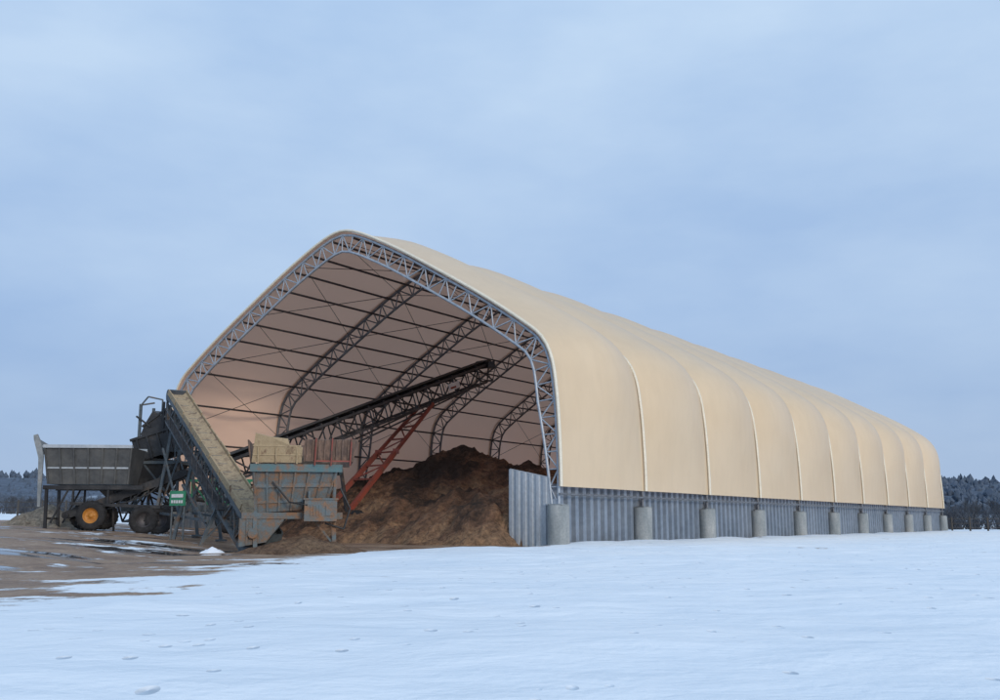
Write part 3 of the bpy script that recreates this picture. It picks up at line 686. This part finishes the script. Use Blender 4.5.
o=b.obj('distant_woods',[M_far]); tag(o,'dark leafless woods on the far hills','woods',kind='stuff')
M_brush=worn('leafless_brush',(.07,.08,.10),(.11,.12,.14),scale=.5,rough=1.,bump=0)
b=MB()
def brush(x0,x1,y,n,hmax):
    for i in range(n):
        x=random.uniform(x0,x1); yy=y+random.uniform(-4,4); z=gh0(x,yy); h=hmax*random.uniform(.35,1)
        for k in range(4):
            d=V((random.uniform(-.5,.5),random.uniform(-.5,.5),1))*h; p=V((x,yy,z-.1)); q=p+d*.6; b.tube(p,q,.05,3,r2=.03); 
            for _ in range(2): b.tube(q,q+V((random.uniform(-.4,.4),random.uniform(-.3,.3),.4))*h,.03,3,r2=.008)
brush(62,96,150,420,4.2); brush(-110,-58,162,420,3.2)
o=b.obj('winter_brush',[M_brush]); tag(o,'leafless winter brush along field edge','brush',kind='stuff')
def tree(seed):
    random.seed(seed); tr=MB(); cr=MB()
    def grow(p,d,l,r,lev):
        q=p+d*l; (tr if lev<2 else cr).tube(p,q,r,6 if lev<2 else 3,r2=r*.68)
        if lev>=5: return
        for i in range(3 if lev<4 else 2):
            nd=(d+V((random.uniform(-.75,.75),random.uniform(-.75,.75),random.uniform(-.1,.5)))).normalized()
            grow(p.lerp(q,random.uniform(.65,1)),nd,l*random.uniform(.6,.8),r*.62,lev+1)
    grow(V((0,0,-.2)),V((0,0,1)),2.0,.17,0); return tr,cr
trees=[]
for k in range(3):
    tr,cr=tree(20+k); e=empty('bare_tree',(0,0,0),0,'leafless tree with dark branches at field edge','tree','bare trees along the field edge')
    tr.obj('trunk',[M_bark],e); cr.obj('crown',[M_bark],e); trees.append(e)
random.seed(3)
spots=[(65.5,141),(68.2,146),(71,142),(73.5,149),(-65.5,141),(-69,143),(-64,153)]
for i,(x,y) in enumerate(spots):
    z=gh0(x,y); r=random.uniform(0,6); s=random.uniform(.65,.95) if x>0 else random.uniform(.5,.65)
    e=trees[i] if i<3 else copy_tree(trees[i%3],(x,y,z),r)
    e.location=(x,y,z); e.rotation_euler=(0,0,r); e.scale=(s,s,s)
b=MB()
for cx,cy in ((5.5,20.5),(5.3,13.8)):
    for k in range(8):
        p=V((cx+random.gauss(0,.05),cy+random.gauss(0,.05),gh0(cx,cy)+.03)); d=V((random.gauss(0,.04),random.gauss(0,.04),random.uniform(.04,.08))); b.tube(p,p+d,.004,3,r2=.002)
o=b.obj('dead_grass',[M_wood]); tag(o,'sparse dead grass stems poking through snow','grass',kind='stuff')
# ------------------------------------------------------------------ camera, light, world
cam=bpy.data.cameras.new('camera'); co=bpy.data.objects.new('camera',cam); COL.objects.link(co); scene.camera=co
cam.sensor_width=36; cam.lens=36; cam.clip_end=8000; cam.clip_start=.05
co.location=(0,0,1); co.rotation_euler=(math.radians(90+9.82),0,0)
EL=18
S=V((.48,-.88,0)).normalized()*math.cos(math.radians(EL))+V((0,0,math.sin(math.radians(EL))))
sl=bpy.data.lights.new('sun','SUN'); sl.energy=1.5; sl.angle=math.radians(14); sl.color=(1,.88,.74)
so=bpy.data.objects.new('sun',sl); COL.objects.link(so); so.rotation_euler=S.to_track_quat('Z','Y').to_euler(); so.location=(40,-40,40)
w=bpy.data.worlds.new('World'); scene.world=w; w.use_nodes=True; t=w.node_tree; bg=t.nodes['Background']
def wn(k): return t.nodes.new(k)
sky=wn('ShaderNodeTexSky'); sky.sky_type='NISHITA'; sky.sun_disc=False; sky.sun_elevation=math.radians(EL); sky.sun_rotation=math.atan2(S.x,S.y); sky.dust_density=3
tc=wn('ShaderNodeTexCoord'); sp=wn('ShaderNodeSeparateXYZ'); t.links.new(tc.outputs['Generated'],sp.inputs[0])
rp=wn('ShaderNodeValToRGB'); e=rp.color_ramp.elements; e.new(.5)
e[0].position=0;e[0].color=(.36,.50,.735,1);e[1].position=.2;e[1].color=(.42,.585,.845,1);e[2].position=.55;e[2].color=(.56,.745,.98,1)
t.links.new(sp.outputs[2],rp.inputs[0])
mp=wn('ShaderNodeMapping'); mp.inputs['Scale'].default_value=(1,1,2.6); t.links.new(tc.outputs['Generated'],mp.inputs[0])
nz=wn('ShaderNodeTexNoise'); nz.inputs['Scale'].default_value=3.6; nz.inputs['Detail'].default_value=5; nz.inputs['Roughness'].default_value=.52; t.links.new(mp.outputs[0],nz.inputs['Vector'])
r2=wn('ShaderNodeValToRGB'); r2.color_ramp.elements[0].position=.32; r2.color_ramp.elements[0].color=(.86,.89,.94,1); r2.color_ramp.elements[1].position=.68; r2.color_ramp.elements[1].color=(1.12,1.07,1.02,1)
t.links.new(nz.outputs[0],r2.inputs[0])
cl=wn('ShaderNodeMix'); cl.data_type='RGBA'; cl.blend_type='MULTIPLY'; cl.inputs[0].default_value=1; t.links.new(rp.outputs[0],cl.inputs[6]); t.links.new(r2.outputs[0],cl.inputs[7])
k10=wn('ShaderNodeVectorMath'); k10.operation='SCALE'; k10.inputs['Scale'].default_value=10.; t.links.new(cl.outputs[2],k10.inputs[0])
mx=wn('ShaderNodeMix'); mx.data_type='RGBA'; mx.inputs[0].default_value=.92; t.links.new(sky.outputs[0],mx.inputs[6]); t.links.new(k10.outputs[0],mx.inputs[7])
t.links.new(mx.outputs[2],bg.inputs[0]); bg.inputs[1].default_value=.1
scene.view_settings.view_transform='Standard'; scene.view_settings.look='None'; scene.view_settings.exposure=0
